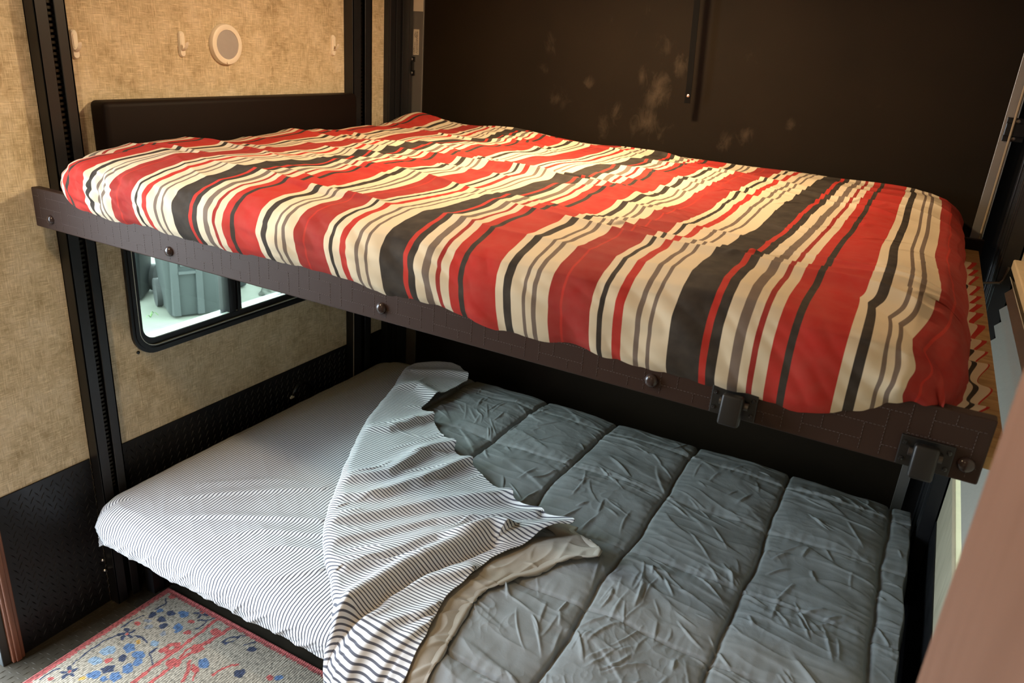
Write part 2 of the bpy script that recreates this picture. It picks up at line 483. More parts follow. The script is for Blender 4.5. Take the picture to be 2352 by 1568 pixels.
# ---- entry door casing, jamb, sill
mb = MB(); mb.box(.0, .014, -1.812, -1.778, 0, 1.99, .003); mb.box(.012, .018, -1.804, -1.788, 0, 1.985, .003); mb.box(0, .014, -2.56, -1.778, 1.95, 1.99, .003)
struct(mb, 'trim_7', 'trim_wood', 'reddish brown casing beside the open entry', 'casing')
mb = MB(); mb.box(-.055, .004, -1.834, -1.812, 0, 1.95, .002); mb.box(-.055, .004, -2.53, -2.512, 0, 1.95, .002); mb.box(-.055, .004, -2.53, -1.812, 1.935, 1.955, .002)
struct(mb, 'trim_8', 'jamb', 'dark jamb of the open entry', 'jamb')
struct(MB().box(-.12, .0, -2.52, -1.834, -.03, -.003, .003), 'trim_9', 'sill', 'pale threshold of the open entry', 'threshold')

# ---- left window
def rrect(y0, y1, z0, z1, r, n=8):
    pts = []
    for cy, cz, a0 in ((y1 - r, z1 - r, 0), (y0 + r, z1 - r, 90), (y0 + r, z0 + r, 180), (y1 - r, z0 + r, 270)):
        for i in range(n + 1):
            a = math.radians(a0 + 90 * i / n); pts.append((cy + r * math.cos(a), cz + r * math.sin(a)))
    return pts
def ring(mb, o, i, xa, xb):
    A = rrect(*o); B = rrect(*i); n = len(A)
    va = [[mb.bm.verts.new((x, y, z)) for y, z in L] for x, L in ((xa, A), (xb, A), (xb, B), (xa, B))]
    for k in range(4):
        p, q = va[k], va[(k + 1) % 4]
        for j in range(n): mb.bm.faces.new((p[j], p[(j + 1) % n], q[(j + 1) % n], q[j]))
wf = MB()
ring(wf, (-1.335, -.535, .757, 1.2, .075), (-1.311, -.559, .781, 1.176, .055), -.004, .010)
ring(wf, (-1.326, -.544, .766, 1.191, .066), (-1.318, -.552, .774, 1.183, .06), .009, .0135)
ring(wf, (-1.315, -.555, .777, 1.18, .058), (-1.296, -.574, .800, 1.161, .04), -.045, .003)
wf.box(-.045, .002, -.972, -.945, .795, 1.165, .002); wf.box(-.04, -.006, -.943, -.912, .795, 1.165, .003); wf.box(-.03, .004, -.936, -.930, .795, 1.165, .001)
wfo = struct(wf, 'window_1', 'black_metal', 'black framed sliding window in the left wall under the bunk', 'window', True)
sm = MB(); ring(sm, (-1.2975, -.5725, .7985, 1.1625, .0415), (-1.2945, -.5755, .8015, 1.1595, .0385), -.012, .0)  # thin pale rings, a painted glint along the glass and frame edges
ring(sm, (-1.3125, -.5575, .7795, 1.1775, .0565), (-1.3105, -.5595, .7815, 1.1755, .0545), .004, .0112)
sm.build('window_glint', 'glint', wfo)
MB().box(-.028, -.025, -1.30, -.958, .79, 1.165).build('pane', 'glass', wfo)
MB().box(-.018, -.015, -.93, -.57, .79, 1.165).build('pane', 'glass', wfo)

# ---- right window, frame only in sight as a pale trim, behind the pleated shade
wr = MB()
def ringx(mb, o, i, xa, xb): ring(mb, o, i, xa, xb)
ring(wr, (-1.39, -.535, .757, 1.2, .02), (-1.35, -.575, .797, 1.16, .02), W + .004, W - .010)
wro = struct(wr, 'window_2', 'shade_grey', 'pale window frame in the right wall below the shade', 'window', True)
MB().box(W + .02, W + .023, -1.36, -.565, .79, 1.165).build('pane', 'glass', wro)
sh = empty('pleated_shade', (2.15, -.9, .8), 'grey pleated shade drawn over the right wall window', 'window shade')
# pleats: a zigzag strip with real thickness
zs = np.arange(1.262, .80, -.021); pts = [(2.156 - (.011 if i % 2 == 0 else -.008), z) for i, z in enumerate(zs)]
mb = MB(); y0, y1 = -1.37, -.515
fr = [(x, z) for x, z in pts] + [(x + .002, z) for x, z in pts[::-1]]
mb.loft([[(x, y0, z) for x, z in fr], [(x, y1, z) for x, z in fr]]); mb.build('pleats', 'shade_grey', sh)
MB().box(2.142, 2.170, -1.38, -.505, .782, .803, .003).build('bottom_rail', 'shade_beige', sh)
MB().box(2.147, 2.171, -1.385, -.47, 1.272, 1.296, .003).build('headrail', 'shade_beige', sh)

# ================================================================== lift rails (channels with chain)
def lift_rail(xs, y0, y1, label):
    s = 1 if xs < 1 else -1
    r = empty('lift_rail', (xs, (y0 + y1) / 2, 0.08), label, 'bunk rail', 'lift rails up the side walls')
    mb = MB(); X = lambda a, b: (min(xs + s * a, xs + s * b), max(xs + s * a, xs + s * b))
    w = y1 - y0
    def b(a, c, ya, yb): x = X(a, c); mb.box(x[0], x[1], y0 + ya * w, y0 + yb * w, .0, H, .0012, 1)
    b(0, .006, 0, 1); b(0, .040, 0, .07); b(0, .040, .93, 1); b(.036, .040, 0, .42); b(.036, .040, .64, 1)
    mb.build('channel', 'black_metal', r)
    # chain: pins and side plates down the groove
    ch = MB(); z = .40; yc = y0 + .53 * w; k = 0
    x = X(.012, .024)
    ch.box(x[0], x[1], yc - .003, yc + .003, .40, H)
    x2 = X(.022, .031)
    while z < H - .01:
        ch.box(x2[0], x2[1], yc - .0062, yc + .0062, z, z + .0062); z += .0127
    ch.build('chain', 'chain', r)
    return r
lr = lift_rail(0., -1.508, -1.43, 'black lift rail with a chain groove on the left wall behind the bunk front board')
MB().tube([(.012, -1.466, .40), (.016, -1.47, .36), (.02, -1.475, .30)], .004).build('chain_end', 'screw', lr)
lift_rail(0., -.388, -.279, 'black lift rail on the left wall near the back corner')
rr = lift_rail(W, -.39, -.28, 'black lift rail on the right wall beyond the plywood deck')
MB().tube([(2.105, -.405, 1.212), (2.14, -.405, 1.219), (2.146, -.402, 1.228), (2.150, -.40, 1.262)], .0035).build('lock_pin', 'screw', rr)
lift_rail(W, -1.508, -1.43, 'black lift rail on the right wall close to the brown cabinet')
for i, (y, z) in enumerate(((-1.515, .157), (-1.513, .118))):
    tag(MB().lathe([(.0055, 0), (.005, .003), (.003, .0048), (0, .0052)], (.004, y - .002, z), (1, 0, 0), 12).build('bolt', 'chrome', None, True),
        ('upper' if i == 0 else 'lower') + ' bright round bolt on the tread-plate below the mattress corner', 'bolt', 'bolts by the rail foot')
tag(MB().lathe([(.008, 0), (.007, .004), (.003, .006), (0, .0065)], (.004, -1.478, .082), (1, 0, 0), 12).build('bolt', 'chrome', None, True),
    'flattened bolt right of the pair on the tread-plate', 'bolt', 'bolts by the rail foot')
# thin cables
tag(MB().tube([(.0168, -.03, H - .01), (.0135, -.031, 1.72), (.0095, -.032, 1.5), (.004, -.034, 1.25)], .0028).build('cable', 'white_cable', None, True), 'thin pale cable hanging by the back left corner post', 'cable')
tag(MB().tube([(.043, -.392, 1.1), (.044, -.394, .6), (.0445, -.396, .47), (.047, -.40, .37)], .0016).build('cable', 'white_cable', None, True), 'thin pale cable down the back left rail above the mattress', 'cable')
tag(MB().tube([(2.094, -.028, H - .01), (2.0935, -.026, 1.6), (2.094, -.024, 1.4), (2.0945, -.022, 1.05)], .0036).build('rope', 'rope', None, True), 'twisted tan rope down the right aluminium strip', 'rope')

# ================================================================== fittings on the left wall
hb = empty('headboard', (0, -.885, 1.25), 'dark brown padded headboard cushion on the left wall', 'headboard')
MB().box(.0, .066, -1.378, -.392, 1.245, 1.487, .014, 4).build('cushion', 'headboard', hb, True)
MB().tube([(.053, -1.371, 1.26), (.053, -1.371, 1.476)], .0016).build('seam', 'headboard', hb)

def hook(y, z, label):
    r = empty('coat_hook', (0, y, z), label, 'hook', 'white wall hooks')
    A = lambda w, h, x: [(x, y + p, z + q) for p, q in rrect(-w, w, -h, h, w * .95, 6)]
    MB().loft([A(.0095, .034, .0), A(.0095, .034, .004), A(.0075, .031, .0075)]).build('backplate', 'white_plastic', r, True)
    MB().loft([[(x, y + p, z + .008 + q) for p, q in rrect(-.005, .005, -.016, .016, .0045, 5)] for x in (.0072, .0085)]).build('strip', 'white_plastic', r, True)
    pts = [(.006, -.015), (.012, -.014), (.019, -.009), (.024, -.002), (.026, .004)]
    loops = []
    for i, (px, pz) in enumerate(pts):
        w = .0065 - .0004 * i; t = .0032
        loops.append([(px + t * math.cos(a) * .7, y + w * math.sin(a), z + pz + t * math.cos(a)) for a in [2 * PI * j / 12 for j in range(12)]])
    MB().loft(loops).build('hook_arm', 'white_plastic', r, True)
hook(-1.396, 1.618, 'white hook leftmost of three, beside the chain rail')
hook(-1.079, 1.628, 'white hook just left of the round light')
hook(-.448, 1.643, 'white hook right of the round light, above the headboard end')

wl = empty('wall_light', (0, -.924, 1.632), 'round white wall light with a greyish lens above the headboard', 'light')
MB().lathe([(.0575, 0), (.0575, .008), (.055, .013), (.047, .0155), (.041, .014), (.041, .010)], (0, -.924, 1.632), (1, 0, 0), 48).build('rim', 'white_plastic', wl, True)
MB().lathe([(.0415, .009), (.0415, .0125), (.02, .0142), (0, .0145)], (0, -.924, 1.632), (1, 0, 0), 48).build('lens', 'lens', wl, True)
MB().lathe([(.0042, .0), (.004, .0165), (0, .017)], (0, -.928, 1.632 - .0495), (1, 0, 0), 12).build('switch', 'white_plastic', wl, True)

tag(MB().lathe([(.005, 0), (.005, .003), (.002, .0045), (0, .0045)], (0, -1.319, .771), (1, 0, 0), 12).build('screw', 'black_gloss', None, True), 'small dark screw in the wall below the window corner', 'screw')
tag(MB().tube([(.001, -1.325, .755), (.001, -1.325, .73), (.001, -1.327, .68), (.001, -1.322, .60)], .0009, 6).build('wire', 'shade_beige'), 'thin brownish wire hanging down the wall under the dark screw', 'wire')
tag(MB().tube([(.001, -.485, .76), (.001, -.486, .655), (.001, -.484, .640)], .0011, 6).build('wire', 'shade_beige'), 'short thin wire on the wall beside the back left rail', 'wire')
td = empty('tie_down', (0.004, -.665, .395), 'round black recessed tie-down in the tread-plate behind the lower mattress', 'tie-down ring')
MB().lathe([(.052, 0), (.050, .003), (.044, .005), (.040, .003), (.038, .001)], (.004, -.655, .385), (1, 0, 0), 32).build('cup_rim', 'black_gloss', td, True)
MB().lathe([(.012, 0), (.011, .006), (0, .008)], (.004, -.625, .397), (1, 0, 0), 16).build('knob', 'black_gloss', td, True)
tag(MB().box(.004, .010, -.719, -.700, .387, .394, .001).box(.004, .009, -.714, -.708, .392, .398, .001).build('ring_glint', 'sill'), 'tiny painted white scrap between tread-plate and lower mattress', 'highlight')  # white piece put in as the bright glint beside the tie-down

# ---- label sticker on the aluminium strip, with its rows of tiny print
st = empty('warning_label', (.045, -.011, 1.67), 'small printed label on the left aluminium strip', 'label')
MB().box(.030, .056, -.0112, -.0100, 1.624, 1.717).build('paper', 'sticker', st)
mb = MB(); random.seed(3)
for x, zr in ((.0335, (1.628, 1.652)), (.0375, (1.628, 1.672)), (.045, (1.630, 1.700)), (.0505, (1.628, 1.712)), (.036, (1.688, 1.705)), (.0405, (1.688, 1.709)), (.0455, (1.684, 1.71))):
    z = zr[0]
    while z < zr[1]:
        L = random.choice((.003, .005, .007)); mb.box(x - .0009, x + .0009, -.0115, -.0111, z, min(z + L, zr[1])); z += L + .0018
mb.build('print', 'ink', st)
mb = MB(); mb.box(.026, .072, -.0112, -.0100, 1.782, 1.83)
o = mb.build('label', 'sticker'); tag(o, 'edge of a pale label at the very top of the left aluminium strip', 'label')

def latch_plate(x0, x1, z0, z1, label):
    r = empty('strike_plate', ((x0 + x1) / 2, -.012, z0), label, 'latch', 'black strike plates by the ramp door')
    h = (z1 - z0) * .28; s = x0 > 1
    MB().box(x0, x1, -.016, -.010, z1 - h, z1, .001).box(x0, x1, -.016, -.010, z0, z0 + h, .001).box(x0 - (0 if s else .004), x1 - (0 if s else .003), -.024, -.011, z0 + h * .8, z1 - h * .8, .002).build('plate', 'black_gloss', r)
    for zz in (z1 - h / 2, z0 + h / 2):
        MB().lathe([(.0055, 0), (.005, .002), (.002, .0035), (0, .0035)], ((x0 + x1) / 2 + .002, -.016, zz), (0, -1, 0), 12).build('screw', 'silver', r, True)
latch_plate(.012, .041, 1.547, 1.617, 'black strike plate on the left aluminium strip')
latch_plate(2.076, 2.128, 1.537, 1.602, 'black strike plate on the right aluminium strip')

# ---- strap that hangs in front of the ramp door
stp = empty('hanging_strap', (1.18, -.08, H), 'black strap hanging from the ceiling in front of the ramp door', 'strap')
mb = MB(); mb.loft([[(x - .0095, y - .001, z), (x + .0095, y - .001, z), (x + .0095, y + .001, z), (x - .0095, y + .001, z)] for x, y, z in
                   ((1.1715, -.075, 1.553), (1.1705, -.078, 1.62), (1.165, -.08, 1.72), (1.1575, -.08, 1.86), (1.15, -.078, 2.0), (1.145, -.075, H))])
mb.build('webbing', 'black_matte', stp)
MB().lathe([(.0055, 0), (.0052, .002), (.003, .0036), (0, .004)], (1.172, -.077, 1.577), (0, -1, 0), 16).build('snap', 'chrome', stp, True)

# ================================================================== upper bunk
bk = empty('bunk_bed', (1.07, -.82, 1.2), 'upper bunk platform with a brown stitched front board', 'bunk bed')
FX0, FX1, FY, FZ0, FZ1 = .06, 2.068, -1.589, 1.206, 1.300
mb = MB(); mb.box(FX0, FX1, FY, FY + .022, FZ0, FZ1, .0028, 3)
# stitch pattern: basket of 2:1 rectangles outlined in short stitches
mb.mi = 1; a = .0262
def bid(i, j):
    k = (i - j) % 4
    return {0: ('h', i, j), 1: ('h', i - 1, j), 2: ('v', i, j - 1), 3: ('v', i, j)}[k]
def stitch(x, z, horiz):
    if not (FX0 + .006 < x < FX1 - .004 and FZ0 + .004 < z < FZ1 - .004): return
    l, w = .0017, .00042
    dx, dz = (l, w) if horiz else (w, l)
    y = FY
    p = [(x - dx, y, z - dz), (x + dx, y, z - dz), (x + dx, y, z + dz), (x - dx, y, z + dz)]
    q = [(x - dx * .7, y - .0006, z - dz * .7), (x + dx * .7, y - .0006, z - dz * .7), (x + dx * .7, y - .0006, z + dz * .7), (x - dx * .7, y - .0006, z + dz * .7)]
    P = [mb.bm.verts.new(v) for v in p]; Q = [mb.bm.verts.new(v) for v in q]
    for t in range(4): mb.bm.faces.new((P[t], P[(t + 1) % 4], Q[(t + 1) % 4], Q[t])).material_index = 1
    mb.bm.faces.new(Q).material_index = 1
for i in range(0, 78):
    for j in range(0, 4):
        x, z = FX0 + i * a, FZ0 - .004 + j * a
        if bid(i, j) != bid(i - 1, j):
            for t in range(5): stitch(x, z + (t + .5) * a / 5, False)
        if bid(i, j) != bid(i, j - 1):
            for t in range(5): stitch(x + (t + .5) * a / 5, z, True)
mb.build('front_board', ['fascia', 'stitch'], bk)
for x in (.123, .532, 1.099, 1.618, 2.049):
    MB().lathe([(.0112, -.001), (.0108, .003), (.008, .0068), (.004, .0084), (0, .0088)], (x, FY, 1.2315), (0, -1, 0), 24).build('button', 'button', bk, True)
def latch(x0, x1, bx0, bx1):
    MBp = MB().box(x0, x1, FY - .004, FY, 1.2085, 1.2525, .0012); lp = MBp.build('latch', 'latch', bk)
    for sx in (x0 + .006, x1 - .006):
        for sz in (1.2185, 1.2425):
            MB().lathe([(.0034, 0), (.0034, .0012), (.0012, .002), (0, .0012)], (sx, FY - .004, sz), (0, -1, 0), 10).build('screw', 'black_gloss', lp, True)
    MB().cyl((bx0 - .005, FY - .008, 1.233), (bx1 + .006, FY - .008, 1.233), .0058, n=14).build('barrel', 'screw', lp, True)
    rot = Matrix.Rotation(math.radians(-9), 3, 'X')
    MB().box(bx0, bx1, FY - .029, FY - .011, 1.204, 1.2505, .004, 3, rot).build('catch', 'latch', lp, True)
latch(1.712, 1.779, 1.731, 1.762)
latch(1.968, 2.033, 1.985, 2.015)
MB().box(.062, 2.094, -1.566, -.13, 1.222, 1.240, .001).build('deck', 'osb', bk)
MB().box(.062, 2.102, -.128, -.106, 1.196, 1.2705, .002).build('rear_board', 'headboard', bk)
MB().box(.066, .105, -1.56, -.13, 1.196, 1.221).build('side_rail', 'black_metal', bk)
MB().box(2.02, 2.062, -1.56, -.13, 1.196, 1.221).build('side_rail', 'black_metal', bk)

# ---- the striped duvet
def polyline(pts, n, weights=None):
    p = np.array(pts, float); d = np.r_[0, np.cumsum(np.hypot(*np.diff(p, axis=0).T))]
    s = np.linspace(0, d[-1], n)
    # smooth resample: Catmull-like by fine linear then box filter
    out = np.stack([np.interp(s, d, p[:, k]) for k in range(p.shape[1])], 1)
    for _ in range(2):
        q = out.copy(); q[1:-1] = (out[:-2] + 2 * out[1:-1] + out[2:]) / 4; out = q
    return out, s
def make_duvet():
    Yf, Yb = -1.604, -.018
    yz = [(.016, 1.272), (.004, 1.286), (-.004, 1.305), (-.009, 1.328), (-.006, 1.35), (.008, 1.369), (.032, 1.384), (.07, 1.394), (.14, 1.400), (.3, 1.401), (.8, 1.400),
          (1.35, 1.396), (1.48, 1.392), (1.545, 1.383), (1.575, 1.36), (1.586, 1.33), (1.58, 1.28)]
    T, ts = polyline([(Yf + y, z) for y, z in yz], 620)
    xk = [(.125, -.02), (.108, .15), (.096, .38), (.097, .62), (.108, .80), (.130, .92), (.170, .985), (.25, 1.), (1.0, 1.), (1.84, 1.), (1.90, .99), (1.945, .95), (1.985, .86), (2.012, .70), (2.027, .48), (2.032, .26), (2.028, .10),
          (2.036, .05), (2.046, .025), (2.058, .008), (2.068, -.005)]
    Sx, ss = polyline([(x, k * .125) for x, k in xk], 760)
    X = np.repeat(Sx[:, 0][:, None], len(T), 1); Kx = np.repeat((Sx[:, 1] / .125)[:, None], len(T), 1)
    Y = np.repeat(T[:, 0][None], len(Sx), 0); Zt = np.repeat(T[:, 1][None], len(Sx), 0)
    U = np.repeat((ss)[:, None], len(T), 1)
    i0 = np.argmin(abs(Sx[:, 0] - 1.0)); U = U - ss[i0] + 1.0
    # squeeze the left end's pattern into place and widen the last red band on the right
    base = 1.262
    Ky = np.clip((Zt - base) / (1.40 - base), 0, 1.05)
    Z = base + (1.40 - base) * Ky * Kx
    # droop of the front hem below the board's top edge
    drop = .004 + .022 * sstep(1.2, 1.45, X) * (1 - sstep(1.85, 2.0, X)) + .012 * sstep(.9, 1.25, X) * (1 - sstep(1.3, 1.5, X)) + .006 * perlin(X * 9, X * 0 + 3.3, 5) + .010*sstep(.3,.2,X)
    lowf = sstep(1.335, 1.27, Zt) * (Y < -1.3)
    Z = Z - drop * lowf
    # corners rounded in plan
    R = .19
    dx = np.minimum(X - .084, 2.032 - X); dy = np.minimum(Y - (Yf - .009), Yb - Y)
    a = np.clip((R - dx) / R, 0, 1); b = np.clip((R - dy) / R, 0, 1); r = np.hypot(a, b); mx = np.maximum(a, b)
    sc = np.where(r > 1e-6, mx / np.maximum(r, 1e-6), 1)
    sx = np.where(X < 1, 1, -1); sy = np.where(Y < -.8, 1, -1)
    Xc = X + sx * R * a * (1 - sc); Yc = Y + sy * R * b * (1 - sc)
    rightc = (X > 1)
    X = np.where(rightc, X + (Xc - X) * .5, Xc); Y = np.where(rightc, Y + (Yc - Y) * .5, Yc)
    top = sstep(.75, 1.0, Ky) * sstep(.55, 1.0, Kx)
    # broad swell and the pillow bump in the far left corner
    Z += top * (.012 * fbm(X * 2.2, Y * 2.6, 3, 2) - .006)
    Z += top * .042 * np.exp(-((X - .17) / .13) ** 2 - ((Y + .20) / .12) ** 2)
    Z += top * .014 * np.exp(-((X - .5) / .3) ** 2 - ((Y + .17) / .12) ** 2)
    # long cross wrinkles with sharp crests
    wx = X + .05 * perlin(X * 3, Y * 3, 11); wy = Y + .022 * perlin(X * 5, Y * 4, 12) + .10 * (X - 1)
    r1 = ridge(wx * 1.5, wy * 7.5, 21); r2 = ridge(wx * 3.4 + 4, wy * 21, 22); r3 = ridge(wx * 7, wy * 34 + X * 6, 23)
    m1 = sstep(-.35, .4, fbm(X * 2.4, Y * 2.4, 31, 2)); m2 = sstep(-.2, .5, fbm(X * 3, Y * 3.3, 33, 2))
    back = sstep(-1.60, -1.42, Y)
    Z += top * back * (( .0120 * np.clip(r1, 0, 1) ** 2.2 * m1 + .0008 * np.clip(r2, 0, 1) ** 2 * m2) * (1 - .45 * sstep(.9, .3, X)) + .0000 * np.clip(r3, 0, 1) ** 2)
    Z += top * creases(X, Y, 45, 5, (.25, 1.95, -1.48, -.1), (.22, .65), (.008, .016), (.004, .0085), -.12, .09, None, .02)
    Z += top * creases(X, Y, 40, 6, (1.3, 2.0, -1.45, -.3), (.05, .16), (.004, .007), (.002, .004), .2, .5, None, .1)
    Z += top * .004 * fbm(X * 4, Y * 4, 41, 2)
    # dimples near the hem and crumples at both front corners
    fr = (1 - back) * sstep(1.30, 1.34, Zt) * (Y < -1.2)
    Y += np.where(Y < -1.2, 1, 0) * (1 - top) * (.005 * perlin(X * 11, Zt * 9, 51) + .003 * ridge(X * 15 + Zt * 20, Zt * 14, 52))
    cl = np.exp(-((X - .32) / .12) ** 2) * (Y < -1.4); cr_ = np.exp(-((X - 1.99) / .05) ** 2) * (Y < -1.38)
    Y += cl * .010 * ridge(X * 22 + Zt * 30, Zt * 18 - X * 8, 55) * sstep(1.27, 1.33, Zt)
    Y += cr_ * .016 * perlin(X * 30, Zt * 26, 56); X = X + cr_ * .012 * perlin(X * 20 + 5, Zt * 30, 57)
    # soft pulls on the right end and its ruffled hem
    re = sstep(1.955, 2.02, X) * (U > 1.9)
    X = X + re * (1 - sstep(2.03, 2.045, X)) * .007 * np.clip(ridge(Y * 4.5, Z * 6, 61), 0, 1)
    ih = np.nonzero((Sx[:, 0] > 1.9) & (Sx[:, 1] / .125 < .085))[0]; hh = np.zeros(len(Sx)); hh[ih] = (ih - ih[0]) / (len(ih) - 1.0)
    hem = np.repeat(hh[:, None], len(T), 1); U = np.where(hem > 0, 2.040 + hem * .050, np.where(U > 1.9, np.minimum(U, 2.038), U))
    ph = Y * 2 * PI / .082 + 2.2 * perlin(Y * 5, Y * 0 + .5, 63) + .6 * np.sin(Y * 21)
    ruf = np.sin(ph); ruf2 = np.sin(ph + 1.1)
    amp = sstep(-1.58, -1.45, Y) * sstep(-.28, -.5, Y)
    X = np.where(hem > 0, 2.030 + (X - 2.030) * (1 - hem * (1 - amp)), X) + hem * amp * .0075 * ruf
    Z = Z + hem * amp * (.006 * ruf + .006)
    Z = np.maximum(Z, np.where((Y > -1.57), 1.2425, 0))
    U = U + .010 * perlin(X * 2.2, Y * 2.2, 71) * back 
    return np.stack([X, Y, Z], -1), U
P, U = make_duvet()
dv = grid('duvet', P, 'duvet', None, U)
tag(dv, 'duvet with red, cream and black stripes spread over the upper bunk', 'duvet')

# ================================================================== lower bunk
pf = empty('bed_platform', (1.07, -.85, 0), 'dark lower bunk base under the striped mattress', 'bed base')
MB().box(.045, 2.10, -1.50, -.17, .262, .289, .002).build('deck', 'deck_under', pf)
MB().box(.05, .09, -1.45, -.2, .20, .262).build('side_rail', 'black_metal', pf)
MB().box(2.06, 2.10, -1.45, -.2, .20, .262).build('side_rail', 'black_metal', pf)
for x, y in ((.07, -1.40), (.07, -.25), (2.08, -1.40), (2.08, -.25)):
    MB().box(x - .018, x + .018, y - .018, y + .018, 0.0, .2).build('leg', 'black_metal', pf)

RID = {'mat': [(.177, -1.50), (.326, -1.346), (.552, -1.159)], 'mat2': [(.22, -1.551), (.409, -1.42), (.656, -1.276)], 'mat3': [(.412, -1.55), (.558, -1.404), (.72, -1.32)],
       'mat4': [(.556, -1.56), (.655, -1.43), (.80, -1.36)], 'mat5': [(.60, -1.10), (.40, -1.20), (.25, -1.33)], 'mat6': [(.66, -1.60), (.80, -1.45)]}
def make_mattress():
    x0, x1, y0, y1, zb, zt = .055, 2.09, -1.588, -.185, .296, .418
    # profile as (inset, height): belly out, then the rounded shoulder
    pr = [(.055, .0), (.012, .003), (.003, .02), (-.004, .045), (-.004, .07), (.006, .092), (.024, .108), (.055, .118), (.11, .122), (.2, .123)]
    def axis(lo, hi, n):
        p = [(lo + i, h) for i, h in pr] + [((lo + hi) / 2, .124)] + [(hi - i, h) for i, h in pr[::-1]]
        return polyline(p, n)
    A, sa = axis(x0, x1, 900); B, sb = axis(y0, y1, 520)
    X = np.repeat(A[:, 0][:, None], len(B), 1); Y = np.repeat(B[:, 0][None], len(A), 0)
    Kx = np.repeat((A[:, 1] / .124)[:, None], len(B), 1); Ky = np.repeat((B[:, 1] / .124)[None], len(A), 0)
    Z = zb + .124 * Kx * Ky
    U = np.repeat(sa[:, None], len(B), 1) - sa[np.argmin(abs(A[:, 0] - 1))] + 1
    R = .10
    dx = np.minimum(X - x0, x1 - X); dy = np.minimum(Y - y0, y1 - Y)
    a = np.clip((R - dx) / R, 0, 1.1); b = np.clip((R - dy) / R, 0, 1.1); r = np.hypot(a, b); mx = np.maximum(a, b)
    sc = np.where(r > 1e-6, mx / np.maximum(r, 1e-6), 1)
    X2 = X + np.where(X < 1, 1, -1) * R * a * (1 - sc); Y2 = Y + np.where(Y < -.8, 1, -1) * R * b * (1 - sc)
    X, Y = X2, Y2
    top = sstep(.7, 1., Kx * Ky)
    Z += top * .006 * fbm(X * 2.5, Y * 3, 5, 2)
    for k, am in (('mat', .0045), ('mat2', .0055), ('mat3', .0045), ('mat4', .005), ('mat5', .0025), ('mat6', .004)):
        d, s, f = segdist(X, Y, RID[k])
        w = np.where(s > 0, .009, .020)
        Z += am * np.exp(-(d / w) ** 2) * sstep(0, .55, f) * top
    front = (Y < -1.3) * (1 - top)
    # pull wrinkles over the front face, mostly slanting towards the lower hem
    q = ridge(X * 13 - Z * 16, Z * 7 + X * 2, 8); q2 = ridge(X * 30 - Z * 40, Z * 20, 9)
    Y -= front * (.0045 * np.clip(q, 0, 1) ** 2 + .0018 * np.clip(q2, 0, 1) ** 2) * sstep(.42, .33, Z)
    Y -= front * .004 * fbm(X * 6, Z * 8, 10, 2)
    Z += front * sstep(.32, .297, Z) * (.006 * perlin(X * 14, X * 0, 12) + .03 * sstep(.55, 1.1, X))
    left = (X < .5) * (1 - top)
    X += left * .004 * fbm(Y * 9, Z * 12, 13, 3)
    Z += top * .0007 * np.clip(ridge(X * 4, Y * 16 + X * 10, 14), 0, 1) ** 3
    U = U + .004 * perlin(X * 3, Y * 3, 15) + .0016 * perlin(X * 9, Y * 12 + Z * 20, 16)
    return np.stack([X, Y, Z], -1), U
P, U = make_mattress()
tag(grid('mattress', P, 'ticking', None, U), 'lower bunk mattress in a grey and white striped fitted sheet', 'mattress')

# height of the comforter's top above the floor, as a function of the cloth's own coordinates (x, s): s runs from the back to the front, then down the front
ZC = .436
def drape(S, off):
    """a sheet lying at height ZC+off that turns down over the front edge"""
    ye = -1.560; rad = .055 + off * .6
    over = np.clip(ye - S, 0, None); ang = np.clip(over / rad, 0, PI / 2)
    Y = np.where(over > 0, ye - rad * np.sin(ang), S)
    down = np.where(over > 0, rad * (1 - np.cos(ang)) + np.clip(over - rad * PI / 2, 0, None), 0)
    return Y, ZC - down, ang
# ---- the part of the comforter that is folded back, with the striped top sheet on it
LS = [(-.235, .40), (-.27, .335), (-.33, .288), (-.38, .283), (-.45, .312), (-.532, .348), (-.67, .392), (-.816, .439), (-1.076, .568), (-1.262, .672), (-1.351, .727), (-1.444, .815), (-1.508, .893), (-1.56, .945), (-1.60, .985), (-1.64, .998), (-1.70, 1.005), (-1.78, 1.02), (-1.86, 1.045), (-1.95, 1.06)]
RS = [(-.235, .45), (-.266, .485), (-.328, .548), (-.42, .545), (-.506, .537), (-.59, .535), (-.641, .545), (-.669, .615), (-.74, .69), (-.785, .755), (-.838, .835), (-.87, .91), (-.92, 1.0), (-.955, 1.06), (-.975, 1.12), (-.990, 1.21), (-1.006, 1.285), (-1.022, 1.295), (-1.045, 1.26), (-1.075, 1.23),
      (-1.131, 1.213), (-1.222, 1.172), (-1.312, 1.163), (-1.413, 1.157), (-1.515, 1.181), (-1.617, 1.207), (-1.70, 1.20), (-1.78, 1.19), (-1.95, 1.19)]
US = [(-.985, 1.30), (-1.0, 1.325), (-1.03, 1.375), (-1.055, 1.405), (-1.082, 1.408), (-1.105, 1.345), (-1.14, 1.315), (-1.192, 1.288), (-1.231, 1.256), (-1.329, 1.212), (-1.40, 1.213), (-1.452, 1.225), (-1.567, 1.246), (-1.653, 1.255), (-1.78, 1.25), (-1.95, 1.25)]
def curve(L, S):
    p = np.array(L)[::-1]; return np.interp(S, p[:, 0], p[:, 1])
def smooth1(v, k=3):
    for _ in range(k):
        q = v.copy(); q[1:-1] = (v[:-2] + 2 * v[1:-1] + v[2:]) / 4; v = q
    return v
VX = [.52, .84, 1.13, 1.44, 1.752, 2.056]; RY = [-.34, -.63, -.945, -1.225, -1.53, -1.84]
